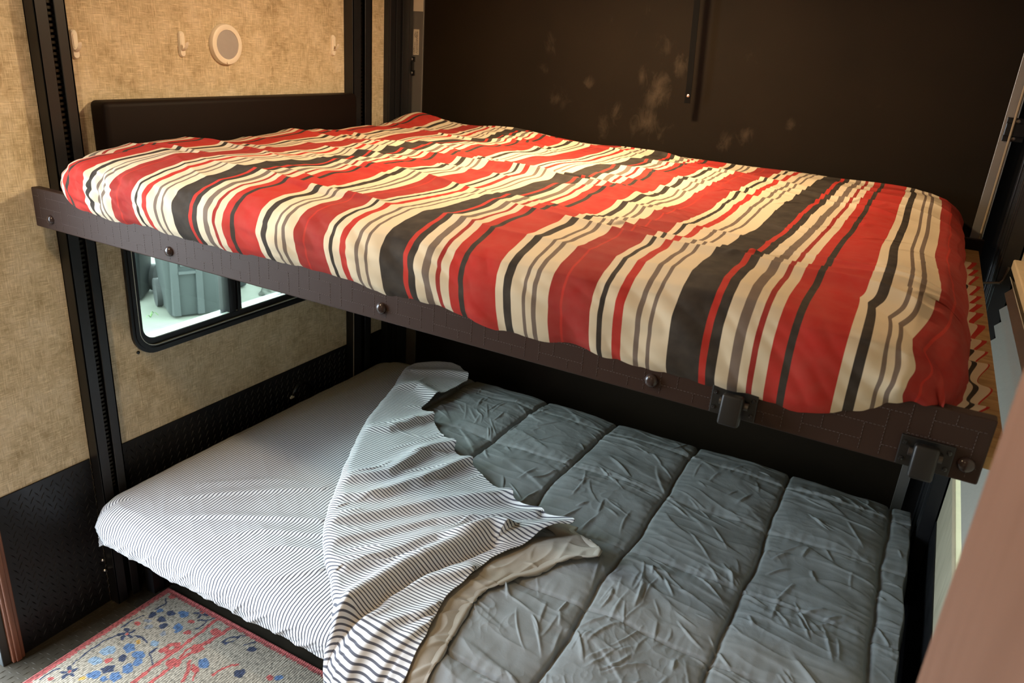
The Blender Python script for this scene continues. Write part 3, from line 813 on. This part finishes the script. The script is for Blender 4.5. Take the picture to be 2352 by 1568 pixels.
def make_comforter():
    n, m = 640, 820
    xs = np.linspace(.50, 2.175, n); ss = np.linspace(-.155, -1.88, m)
    X, S = np.meshgrid(xs, ss, indexing='ij')
    lo = smooth1(curve(LS, ss), 10) + .05
    X = np.where(X < 1.7, 1.7 - (1.7 - X) / (1.7 - .50) * (1.7 - lo[None]), X)
    # the seams wander a little
    Xw = X + .010 * perlin(X * 1.5, S * 4, 4) + .004 * perlin(X * 3, S * 11, 5)
    Sw = S + .012 * perlin(X * 3.5, S * 2, 6) + .05 * (X - 1.6) * .0
    def cell(v, L):
        d = np.full(v.shape, 9.); 
        for l in L: d = np.minimum(d, abs(v - l))
        return d
    dV = cell(Xw, VX); dR = cell(Sw, RY)
    pv = np.clip(dV / .125, 0, 1); pr_ = np.clip(dR / .12, 0, 1)
    puff = (1 - (1 - pv) ** 3.2) ** .5 * (.50 + .50 * (1 - (1 - pr_) ** 3) ** .5)
    h = (.0165 - .005 * sstep(2.03, 2.07, X)) * puff * (.55 + .45 * sstep(-.22, -.42, S))
    h -= .010 * np.exp(-(dV / .006) ** 2) + .006 * np.exp(-(dR / .0045) ** 2)
    # puckers that run out of the seams, fading with distance
    h += .0024 * perlin(X * 62, S * 9, 12) * np.exp(-dR / .028)
    h += .0020 * perlin(X * 9, S * 55, 13) * np.exp(-dV / .04)
    # tension folds running across the panels
    wx = X + .04 * perlin(X * 4, S * 4, 14); ws = S + .03 * perlin(X * 5, S * 4, 15)
    f1 = np.clip(ridge(wx * 3.2, ws * 19 + wx * 3, 16), 0, 1) ** 3; mk = sstep(-.3, .45, fbm(X * 3.5, S * 3.5, 17, 2))
    h += .0026 * f1 * mk * np.clip(pv * 3, 0, 1)
    # crisp crinkles in patches
    mk2 = sstep(.0, .45, fbm(X * 3.1 + 8, S * 3.1, 18, 2)) * (.4 + .6 * sstep(-.7, -1.3, S)) + .35 * sstep(1.1, .6, X)
    for (cx, cs, cr2, am) in ((1.6, -1.33, .15, 1.), (1.28, -.75, .10, .9), (1.55, -1.12, .12, .7), (.82, -.48, .15, .8), (1.85, -1.02, .13, .5)):
        mk2 = np.maximum(mk2, am * np.exp(-((X - cx) / cr2) ** 2 - ((S - cs) / cr2) ** 2))
    g1 = np.clip(ridge(wx * 17 + ws * 9, ws * 15 - wx * 6, 19), 0, 1) ** 4; g2 = np.clip(ridge(wx * 30, ws * 26 + wx * 12, 20), 0, 1) ** 4
    mfun = lambda x, y: np.clip(.22 + sum(am * math.exp(-((x - cx) / q) ** 2 - ((y - cs) / q) ** 2) for cx, cs, q, am in ((1.6, -1.33, .17, 1.), (1.28, -.72, .1, .8), (1.55, -1.12, .13, .7), (.82, -.48, .16, .8), (1.85, -1.0, .14, .6), (1.3, -1.42, .12, .5), (1.95, -1.3, .15, .6))), 0, 1)
    h += creases(X, S, 300, 31, (.55, 2.1, -1.8, -.25), (.04, .15), (.0020, .0042), (.0020, .0055), lambda x, y: 2.0 + .75 * math.sin(x * 9 + y * 7), .35, mfun, .08)
    h += creases(X, S, 120, 32, (.55, 2.1, -1.7, -.25), (.12, .30), (.006, .013), (.0015, .004), lambda x, y: -.25, .3, None, .12)
    h += (.0016 * g1 + .0008 * g2) * np.clip(mk2, 0, 1)
    h += .004 * fbm(X * 7, S * 7, 24, 3) + .007 * fbm(X * 2.5, S * 2.5, 25, 2)
    # edges: back edge rolls down behind the mattress, right edge rolls down beside it
    Y, Z, ang = drape(S, .0)
    nz = np.cos(ang); ny = -np.sin(ang)
    Y = Y + ny * h; Z = Z + nz * h
    e = np.clip((S + .235) / .08, 0, 1); Z -= .055 * e ** 2
    Y = np.where(S > -.235, -.235 + (S + .235) * .75 + 0 * Y, Y)
    Z -= .020 * sstep(-.36, -.2, S)
    t = np.clip((X - 2.115) / .06, 0, 1); Z -= .09 * t ** 1.6
    X = np.where(X > 2.115, 2.115 + (X - 2.115) * .25, X) + .006 * perlin(S * 8, X * 0, 26) * sstep(2.06, 2.12, X)
    # under the folded-back corner the cloth lies flat
    return np.stack([X, Y, Z], -1)
cf = grid('comforter', make_comforter(), 'comforter')
tag(cf, 'grey quilted comforter covering most of the lower bunk', 'comforter')

RIDG = {'A': [(.45, -.92), (.562, -.845), (.613, -.649)], 'B': [(.60, -1.22), (.727, -1.063), (.739, -.876), (.79, -.77)], 'C': [(.66, -1.27), (.761, -1.183), (.828, -1.035), (.885, -.82)],
        'D': [(.75, -1.34), (.922, -1.106), (1.09, -.94)], 'E': [(.80, -1.41), (.969, -1.175), (1.18, -1.0)], 'F': [(.90, -1.46), (1.012, -1.24), (1.31, -.99)], 'G': [(.33, -.61), (.442, -.511), (.56, -.56)],
        'H': [(.36, -.40), (.44, -.33), (.53, -.30)], 'I': [(.985, -1.62), (1.06, -1.42), (1.15, -1.30)], 'J': [(1.06, -1.75), (1.10, -1.55), (1.15, -1.45)], 'K': [(1.12, -1.75), (1.15, -1.60), (1.17, -1.5)]}
VAL = [(1.02, -1.72), (1.02, -1.58), (1.035, -1.47), (1.06, -1.36), (1.14, -1.16)]
def flap_height(X, S):
    h = np.zeros(X.shape)
    for k, am, w0, w1 in (('A', .016, .016, .035), ('B', .022, .014, .040), ('C', .019, .014, .034), ('D', .020, .016, .036), ('E', .014, .014, .03), ('F', .022, .016, .045), ('G', .020, .02, .04), ('H', .012, .02, .03),
                          ('I', .012, .016, .03), ('J', .010, .014, .02), ('K', .008, .012, .02)):
        d, s, f = segdist(X, S, RIDG[k])
        w = np.where(s > 0, w0, w1)
        h += 1.35 * am * np.exp(-(d / w) ** 2) * (.45 + .55 * f)
    d, s, f = segdist(X, S, VAL)
    h -= .026 * np.exp(-(d / .016) ** 2) * sstep(0, .3, f)
    h += .028 * np.exp(-((d - .04) / .026) ** 2) * (s < 0) * sstep(0, .25, f)
    h += creases(X, S, 90, 41, (.4, 1.25, -1.8, -.35), (.05, .2), (.004, .009), (.002, .0055), lambda x, y: .95, .35, None, .12)
    h += .004 * fbm(X * 5, S * 5, 45, 2)
    return h
def make_flap():
    n = 760; s = np.linspace(-.24, -1.93, n)
    L = smooth1(curve(LS, s), 10); R = smooth1(curve(RS, s), 14)
    tip = np.exp(-((s + 1.03) / .07) ** 2)
    # across: underside first, round the fold, then over the top to the hem
    under = np.linspace(.10, .0, 14)
    nb = 400; t = np.linspace(0, 1, nb)
    rows = []
    X = np.zeros((n, 14 + nb)); Sg = np.repeat(s[:, None], 14 + nb, 1); HT = np.zeros_like(X); UC = np.zeros_like(X)
    width = R - L
    for j, uu in enumerate(under):
        a = j / 13.
        X[:, j] = L + np.minimum(uu, width * .4) * 1.0 + .004; HT[:, j] = .006 + .016 * a ** 2
    for j, tt in enumerate(t):
        x = L + width * tt; X[:, 14 + j] = x
        d = x - L
        rise = np.clip(d / .035, 0, 1); rise = np.sqrt(np.clip(1 - (1 - rise) ** 2, 0, 1))
        HT[:, 14 + j] = .022 + rise * (.030 - .016 * tt)
    fh = flap_height(X, Sg)
    body = np.zeros_like(X); body[:, 14:] = 1
    d = X - L[:, None]
    HT += body * fh * sstep(.0, .05, d)
    # lifted point and gently lifted, wavy hem
    hemf = np.zeros_like(X); hemf[:, 14:] = np.exp(-((1 - t) * width[:, None]) / .05)
    HT += hemf * (.020 * tip[:, None] + .006 + .006 * perlin(Sg * 14, Sg * 0 + 2, 47))
    Xo = X + body * .003 * perlin(X * 20, Sg * 20, 48)
    # hem notches: ridges push the hem outwards a little
    Xo += hemf * np.clip(fh, 0, .03) * .6
    Y, Z, ang = drape(Sg, .02)
    Y = Y - np.sin(ang) * HT; Z = Z + np.cos(ang) * HT
    # stripes run across: the cloth coordinate is the length along the fold, with slack from the ridges
    U = Sg + .006 * perlin(X * 4, Sg * 5, 49) + .35 * fh * body - .10 * (X - L[:, None]) * sstep(-1.2, -.5, Sg)
    return np.stack([Xo, Y, Z], -1), U, s, R, tip
P, U, s_, R_, tip_ = make_flap()
fs = grid('top_sheet', P, 'ticking', None, U)
tag(fs, 'grey and white striped top sheet folded back over the comforter', 'sheet')
md = fs.modifiers.new('thickness', 'SOLIDIFY'); md.thickness = .0022; md.offset = -1

def make_lining():
    s = s_[(s_ < -.955)]
    R = np.interp(s, s_[::-1], R_[::-1]); Uo = smooth1(np.maximum(curve(US, s), R + .004), 4)
    tip = np.exp(-((s + 1.06) / .06) ** 2)
    t = np.linspace(0, 1, 60); back = np.linspace(0, 1, 26)[1:]
    m = len(t) + len(back); X = np.zeros((len(s), m)); HT = np.zeros_like(X); Sg = np.repeat(s[:, None], m, 1)
    x0 = R - .035
    for j, tt in enumerate(t):
        X[:, j] = x0 + (Uo - x0) * tt
        HT[:, j] = .022 + .012 * np.sin(min(1, tt * 1.1) * PI * .8) + .034 * tip * tt - .003 * tt
    for j, bb in enumerate(back):
        X[:, len(t) + j] = Uo - .11 * bb - .012 * np.sin(bb * PI) * 0 + .004 * np.sin(bb * PI)
        HT[:, len(t) + j] = .022 + .012 * math.sin(PI * .8) + .034 * tip - .003 - (.020 + .034 * tip) * (1 - (1 - bb) ** 3) * np.clip(bb * 1.4, 0, 1)
    w = np.zeros_like(X); w[:, :len(t)] = sstep(.2, .6, t)[None]
    HT += w * (.004 * np.clip(ridge(X * 9 + Sg * 6, Sg * 8 - X * 12, 81), 0, 1) ** 2 + creases(X, Sg, 60, 85, (1.1, 1.4, -1.8, -.98), (.04, .12), (.004, .008), (.002, .005), .4, .6, None, .2) + .004 * fbm(X * 9, Sg * 9, 82, 3) - .003)
    X = X + w * .004 * perlin(Sg * 18, X * 6, 83)
    Y, Z, ang = drape(Sg, .02)
    Y = Y - np.sin(ang) * HT; Z = Z + np.cos(ang) * HT
    return np.stack([X, Y, Z], -1)
ln = grid('folded_lining', make_lining(), 'lining', cf)
ln['label'] = 'pale beige underside of the comforter where it is folded back'
md = ln.modifiers.new('thickness', 'SOLIDIFY'); md.thickness = .002; md.offset = -1

# ================================================================== rug
def make_rug():
    x0, x1, y0, y1 = .104, 1.75, -3.3, -1.378
    xs = np.unique(np.r_[np.arange(x0, .95, .0022), np.arange(.95, x1 + .001, .01)]); ys = np.unique(np.r_[np.arange(y0, -1.95, .01), np.arange(-1.95, y1 + .001, .0022)])
    X, Y = np.meshgrid(xs, ys, indexing='ij')
    wx = X + .004 * fbm(X * 45, Y * 45, 2, 2); wy = Y + .004 * fbm(X * 45, Y * 45, 7, 2)
    CRM = np.array((.33, .29, .225)); C = np.ones(X.shape + (3,)) * CRM
    pal = {'navy': (.035, .045, .085), 'blue': (.085, .155, .29), 'pale': (.22, .31, .40), 'grey': (.21, .225, .25), 'red': (.42, .085, .075), 'yel': (.50, .28, .06), 'hole': (.33, .29, .225)}
    rep = [(0, 0)] + [(0, -.62 * k) for k in (1, 2)] + [(.72, 0), (.72, -.62), (.72, -1.24)]
    dots = [(.188,-1.65,.022,'pale'),(.228,-1.611,.019,'blue'),(.271,-1.614,.018,'blue'),(.244,-1.645,.013,'navy'),(.25,-1.692,.018,'navy'),(.29,-1.664,.019,'blue'),(.294,-1.634,.016,'blue'),(.192,-1.691,.018,'pale'),(.234,-1.726,.018,'blue'),(.27,-1.721,.012,'blue'),(.288,-1.70,.018,'blue'),(.22,-1.671,.011,'red'),
            (.227,-1.583,.009,'yel'),(.22,-1.75,.009,'yel'),(.152,-1.793,.010,'red'),(.162,-1.537,.011,'red'),(.311,-1.57,.009,'red'),(.27,-1.561,.013,'pale'),(.17,-1.463,.011,'blue'),(.207,-1.453,.014,'navy'),(.241,-1.435,.018,'blue'),(.168,-1.488,.012,'navy'),(.207,-1.486,.014,'navy'),(.234,-1.501,.013,'navy'),
            (.177,-1.511,.010,'grey'),(.202,-1.527,.011,'grey'),(.276,-1.483,.018,'blue'),(.285,-1.445,.010,'red'),(.314,-1.481,.012,'red'),(.327,-1.547,.025,'red'),(.386,-1.509,.021,'red'),(.381,-1.437,.018,'red'),(.378,-1.582,.021,'red'),(.259,-1.524,.010,'grey'),(.446,-1.538,.020,'blue'),(.518,-1.428,.013,'navy'),
            (.558,-1.512,.018,'navy'),(.638,-1.479,.011,'red'),(.659,-1.465,.011,'blue'),(.684,-1.355,.014,'navy'),(.149,-1.40,.014,'red'),(.445,-1.566,.013,'red'),(.327,-1.547,.008,'hole')]
    flowers = [(.172, -1.755, .024), (.174, -1.58, .027), (.284, -1.402, .024)]
    dark = [[(.154,-1.733),(.143,-1.685),(.145,-1.632),(.156,-1.598)],[(.141,-1.571),(.137,-1.536),(.147,-1.506)],[(.199,-1.571),(.226,-1.566),(.251,-1.573)],[(.291,-1.573),(.29,-1.593),(.334,-1.617)],[(.134,-1.814),(.128,-1.786),(.138,-1.761)],[(.155,-1.468),(.159,-1.435),(.14,-1.417)],[(.175,-1.399),(.198,-1.384),(.227,-1.38)],
            [(.302,-1.431),(.327,-1.407),(.335,-1.383)],[(.322,-1.458),(.327,-1.435),(.318,-1.418)],[(.452,-1.409),(.494,-1.372)],[(.489,-1.429),(.504,-1.4),(.524,-1.373)],[(.335,-1.618),(.295,-1.594),(.294,-1.573)],[(.425,-1.455),(.432,-1.43),(.452,-1.412),(.452,-1.43),(.44,-1.452),(.425,-1.455)]]
    redl = [([(.345,-2.1),(.345,-1.678),(.342,-1.596),(.345,-1.501),(.341,-1.388)], .006),([(.383,-2.1),(.385,-1.7),(.383,-1.558),(.389,-1.499),(.398,-1.439),(.404,-1.381)], .006),([(.408,-1.554),(.437,-1.584),(.45,-1.613)], .005),([(.501,-1.554),(.504,-1.521),(.53,-1.492)], .0035),([(.475,-1.595),(.453,-1.573),(.426,-1.559)], .0035),([(.376,-1.558),(.369,-1.533),(.379,-1.497)], .003)]
    for ox, oy in rep:
        px, py = wx - ox, wy - oy
        near = (px > .09) & (px < .8) & (py > -2.12) & (py < -1.3)
        if not near.any(): continue
        idx = np.where(near); a, b = px[idx], py[idx]; sub = C[idx]
        for L, w in redl:
            d, _, _ = segdist(a, b, L); sub[d < w] = pal['red']
        for (cx, cy, r, c) in dots:
            an = np.arctan2(b - cy, a - cx); rr = r * (.95 + .10 * np.sin(an * 2 + cx * 400) + .06 * np.sin(an * 5 + cy * 300))
            sub[np.hypot(a - cx, (b - cy) * 1.15) < rr] = pal[c]
        for cx, cy, r in flowers:
            an = np.arctan2(b - cy, a - cx); rad = np.hypot(a - cx, b - cy)
            m = (rad < r * (.68 + .35 * np.cos(an * 5))) & (rad > r * .25); sub[m] = pal['navy']; sub[rad < r * .2] = pal['red']
        for L in dark:
            d, _, _ = segdist(a, b, L); sub[d < .0026] = pal['navy']
        C[idx] = sub
    edge = np.minimum(np.minimum(X - x0, x1 - X), np.minimum(Y - y0, y1 - Y))
    n = perlin(X * 160, Y * 160, 3)
    C[(edge < .020 + .006 * n)] = (.34, .075, .07)
    C[edge < .009] = (.36, .085, .08)
    C *= (1 + .10 * fbm(X * 12, Y * 12, 9, 3))[..., None]
    Z = .007 + .0006 * perlin(X * 150, Y * 150, 4); Z = np.where(edge < .011, .0095 - .006 * (edge / .011 - .5) ** 2 * 4 * .6, Z); Z[0, :] = Z[-1, :] = 0.0005; Z[:, 0] = Z[:, -1] = .0005
    o = grid('rug', np.stack([X, Y, Z], -1), 'rug')
    at = o.data.attributes.new('motif', 'FLOAT_COLOR', 'POINT')
    at.data.foreach_set('color', np.concatenate([np.clip(C, 0, 1), np.ones(C.shape[:2] + (1,))], -1).reshape(-1).astype(np.float32))
    tag(o, 'cream rug with blue and red flowers, red bordered, under the lower bunk edge', 'rug')
make_rug()

# ================================================================== brown cabinet close on the right
cb = empty('cabinet', (2.08, -2.6, 0), 'tall reddish brown cabinet close by on the right', 'cabinet')
MB().box(1.989, W - .002, -3.1, -2.203, 0.0, H - .01, .003).build('carcass', 'cabinet', cb, True)
MB().box(1.985, 1.9895, -3.08, -2.200, .06, H - .03, .002).build('side_panel', 'cabinet', cb, True)

# ================================================================== outside, through the window and the entry
struct(MB().box(-14, -.2, -9, 14, -.84, -.80), 'ground', 'concrete', 'pale concrete outside the window', 'ground')
def wheelie_bin(loc, rz, mat, label):
    r = empty('wheeled_bin', loc, label, 'bin', 'wheeled bins outside the window')
    T = Matrix.Translation(loc) @ Matrix.Rotation(rz, 4, 'Z')
    rb = lambda w, d, z, c: [(x, y, z) for x, y in rrect(-w, w, -d, d, c, 6)]
    MB().loft([rb(.215, .20, .02, .05), rb(.225, .21, .04, .06), rb(.285, .275, .98, .06), rb(.30, .29, .985, .06), rb(.30, .29, 1.02, .06)]).build('body', mat, r, True, T)
    # front relief: side ribs, cross bar, small panel
    def slant(z): return -.21 - (.275 - .21) * (z - .04) / .94
    mb = MB()
    for x0, x1 in ((-.205, -.125), (-.005, .075)):
        mb.loft([[(x0, slant(z) + .02, z), (x1, slant(z) + .02, z), (x1 - .012, slant(z) - .026, z), (x0 + .012, slant(z) - .026, z)] for z in (.03, .97)])
    mb.build('rib', mat, r, False, T)
    z = .43; MB().loft([[(-.135, slant(z) + .01, z + a), (-.135, slant(z) - .034, z + b), (.005, slant(z) - .034, z + b), (.005, slant(z) + .01, z + a)] for a, b in ((-.018, -.012), (.018, .012))]).build('grip_bar', mat, r, False, T)
    z = .535; MB().loft([[(-.115, slant(z) + .01, z + a), (-.115, slant(z) - .012, z + a), (-.015, slant(z) - .012, z + a), (-.015, slant(z) + .01, z + a)] for a in (-.05, .05)]).build('badge_panel', mat, r, False, T)
    MB().loft([rb(.31, .30, 1.02, .06), rb(.31, .30, 1.05, .06), rb(.26, .25, 1.09, .08)]).build('lid', mat, r, True, T)
    for sx in (-1, 1):
        MB().cyl((sx * .225, .20, .13), (sx * .275, .20, .13), .13, n=28).build('wheel', 'rubber', r, True, T)
wheelie_bin((-3.725, 1.875, -.80), math.radians(61), 'bin_grey', 'grey wheeled bin in the middle of the window view')
wheelie_bin((-4.50, 1.72, -.80), math.radians(37), 'bin_dark', 'dark wheeled bin at the left of the window view')
wheelie_bin((-4.10, 2.52, -.80), math.radians(66), 'bin_dark', 'dark wheeled bin half hidden by the window bar')
random.seed(11)
def boulder(c, r, label):
    bm = bmesh.new(); bmesh.ops.create_icosphere(bm, subdivisions=4, radius=1.)
    co = np.array([v.co for v in bm.verts]); k = 1 + .22 * fbm(co[:, 0] * 1.6 + c[0], co[:, 1] * 1.6 + co[:, 2], 5, 3)
    for v, q in zip(bm.verts, k): v.co = Vector((v.co.x * r[0] * q + c[0], v.co.y * r[1] * q + c[1], max(-.0, v.co.z) * r[2] * q + c[2]))
    me = bpy.data.meshes.new('boulder'); bm.to_mesh(me); bm.free()
    tag(link('boulder', me, 'rock', None, True), label, 'boulder', 'boulders outside the window')
boulder((-3.74, 2.90, -.80), (.17, .15, .15), 'pale boulder outside the small window pane, nearest the window bar')
boulder((-3.50, 2.66, -.80), (.13, .12, .085), 'pale low boulder outside the small window pane, at its right end')
boulder((-4.2, 3.5, -.78), (.40, .30, .30), 'large pale boulder behind the others outside the small pane')
mb = MB()
for dx, dy, h in ((.05, .03, .05), (-.03, .05, .04), (.01, -.04, .03)):
    mb.loft([[(-3.82 + dx * t, 1.50 + dy * t, -.80 + h * math.sin(t * 2.2) + .001), (-3.815 + dx * t, 1.506 + dy * t, -.80 + h * math.sin(t * 2.2) + .001), (-3.815 + dx * t, 1.503 + dy * t, -.797 + h * math.sin(t * 2.2))] for t in (0, .4, .8, 1.2)])
tag(mb.build('weed', 'weed'), 'small green weed on the concrete beside the middle bin', 'weed')

# ================================================================== lamps, daylight
def ceiling_lamp(x, y, watts, label, r=.055, col=(1, .73, .43)):
    e = empty('ceiling_light', (x, y, H), label, 'light', 'round ceiling lamps')
    MB().lathe([(r + .02, 0), (r + .02, -.012), (r + .004, -.018), (r, -.012)], (x, y, H), (0, 0, 1), 32).build('rim', 'white_plastic', e, True)
    MB().lathe([(r, -.008), (r * .6, -.011), (0, -.012)], (x, y, H), (0, 0, 1), 32).build('lens', 'lamp', e, True)
    ld = bpy.data.lights.new('lamp_glow', 'AREA'); ld.shape = 'DISK'; ld.size = 2 * r; ld.energy = watts; ld.color = col
    lo = bpy.data.objects.new('lamp_glow', ld); COL.objects.link(lo); lo.location = (x, y, H - .022)
ceiling_lamp(1.05, -.72, 17., 'round lamp in the ceiling above the upper bunk')
ceiling_lamp(.75, -2.15, 7., 'round lamp in the ceiling by the entry')
ceiling_lamp(1.5, -3.2, 2., 'round lamp in the ceiling behind the viewer')

def portal(loc, rot, sx, sy):
    ld = bpy.data.lights.new('daylight_portal', 'AREA'); ld.shape = 'RECTANGLE'; ld.size = sx; ld.size_y = sy; ld.cycles.is_portal = True
    o = bpy.data.objects.new('daylight_portal', ld); COL.objects.link(o); o.location = loc; o.rotation_euler = rot
portal((-.06, (DOOR[0] + DOOR[1]) / 2, .975), (0, -PI / 2, 0), 1.95, DOOR[1] - DOOR[0])
portal((-.06, (WIN[0] + WIN[1]) / 2, (WIN[2] + WIN[3]) / 2), (0, -PI / 2, 0), WIN[3] - WIN[2], WIN[1] - WIN[0])

w = bpy.data.worlds.new('overcast'); SC.world = w; w.use_nodes = True
bg = w.node_tree.nodes['Background']; bg.inputs[0].default_value = (.77, .89, 1.0, 1); bg.inputs[1].default_value = 16.5

# ================================================================== camera
cam = bpy.data.cameras.new('camera'); co = bpy.data.objects.new('camera', cam); COL.objects.link(co)
f_ = Vector((-.42448796, .82897395, -.36415952)); r_ = Vector((.87487321, .47913527, .07089618)); u_ = Vector((-.23325275, .28849884, .92863425))
m = Matrix.Identity(4)
for i in range(3): m[i][0], m[i][1], m[i][2] = r_[i], u_[i], -f_[i]
m[0][3], m[1][3], m[2][3] = 1.91799517, -2.6561366, 1.70289253
co.matrix_world = m
cam.sensor_width = 36; cam.sensor_fit = 'HORIZONTAL'; cam.lens = 1761.6184 / 2352 * 36
cam.clip_start = .02; cam.clip_end = 100
cam.dof.use_dof = True; cam.dof.focus_distance = 1.9; cam.dof.aperture_fstop = 8.4
SC.camera = co

vs = SC.view_settings
SC.display_settings.display_device = 'sRGB'
vs.view_transform = 'Standard'; vs.look = 'None'; vs.exposure = .4; vs.gamma = 1; vs.use_curve_mapping = False
cy = SC.cycles
cy.use_denoising = True; cy.max_bounces = 8; cy.diffuse_bounces = 5; cy.transparent_max_bounces = 8; cy.sample_clamp_indirect = 8
cy.caustics_reflective = False; cy.caustics_refractive = False
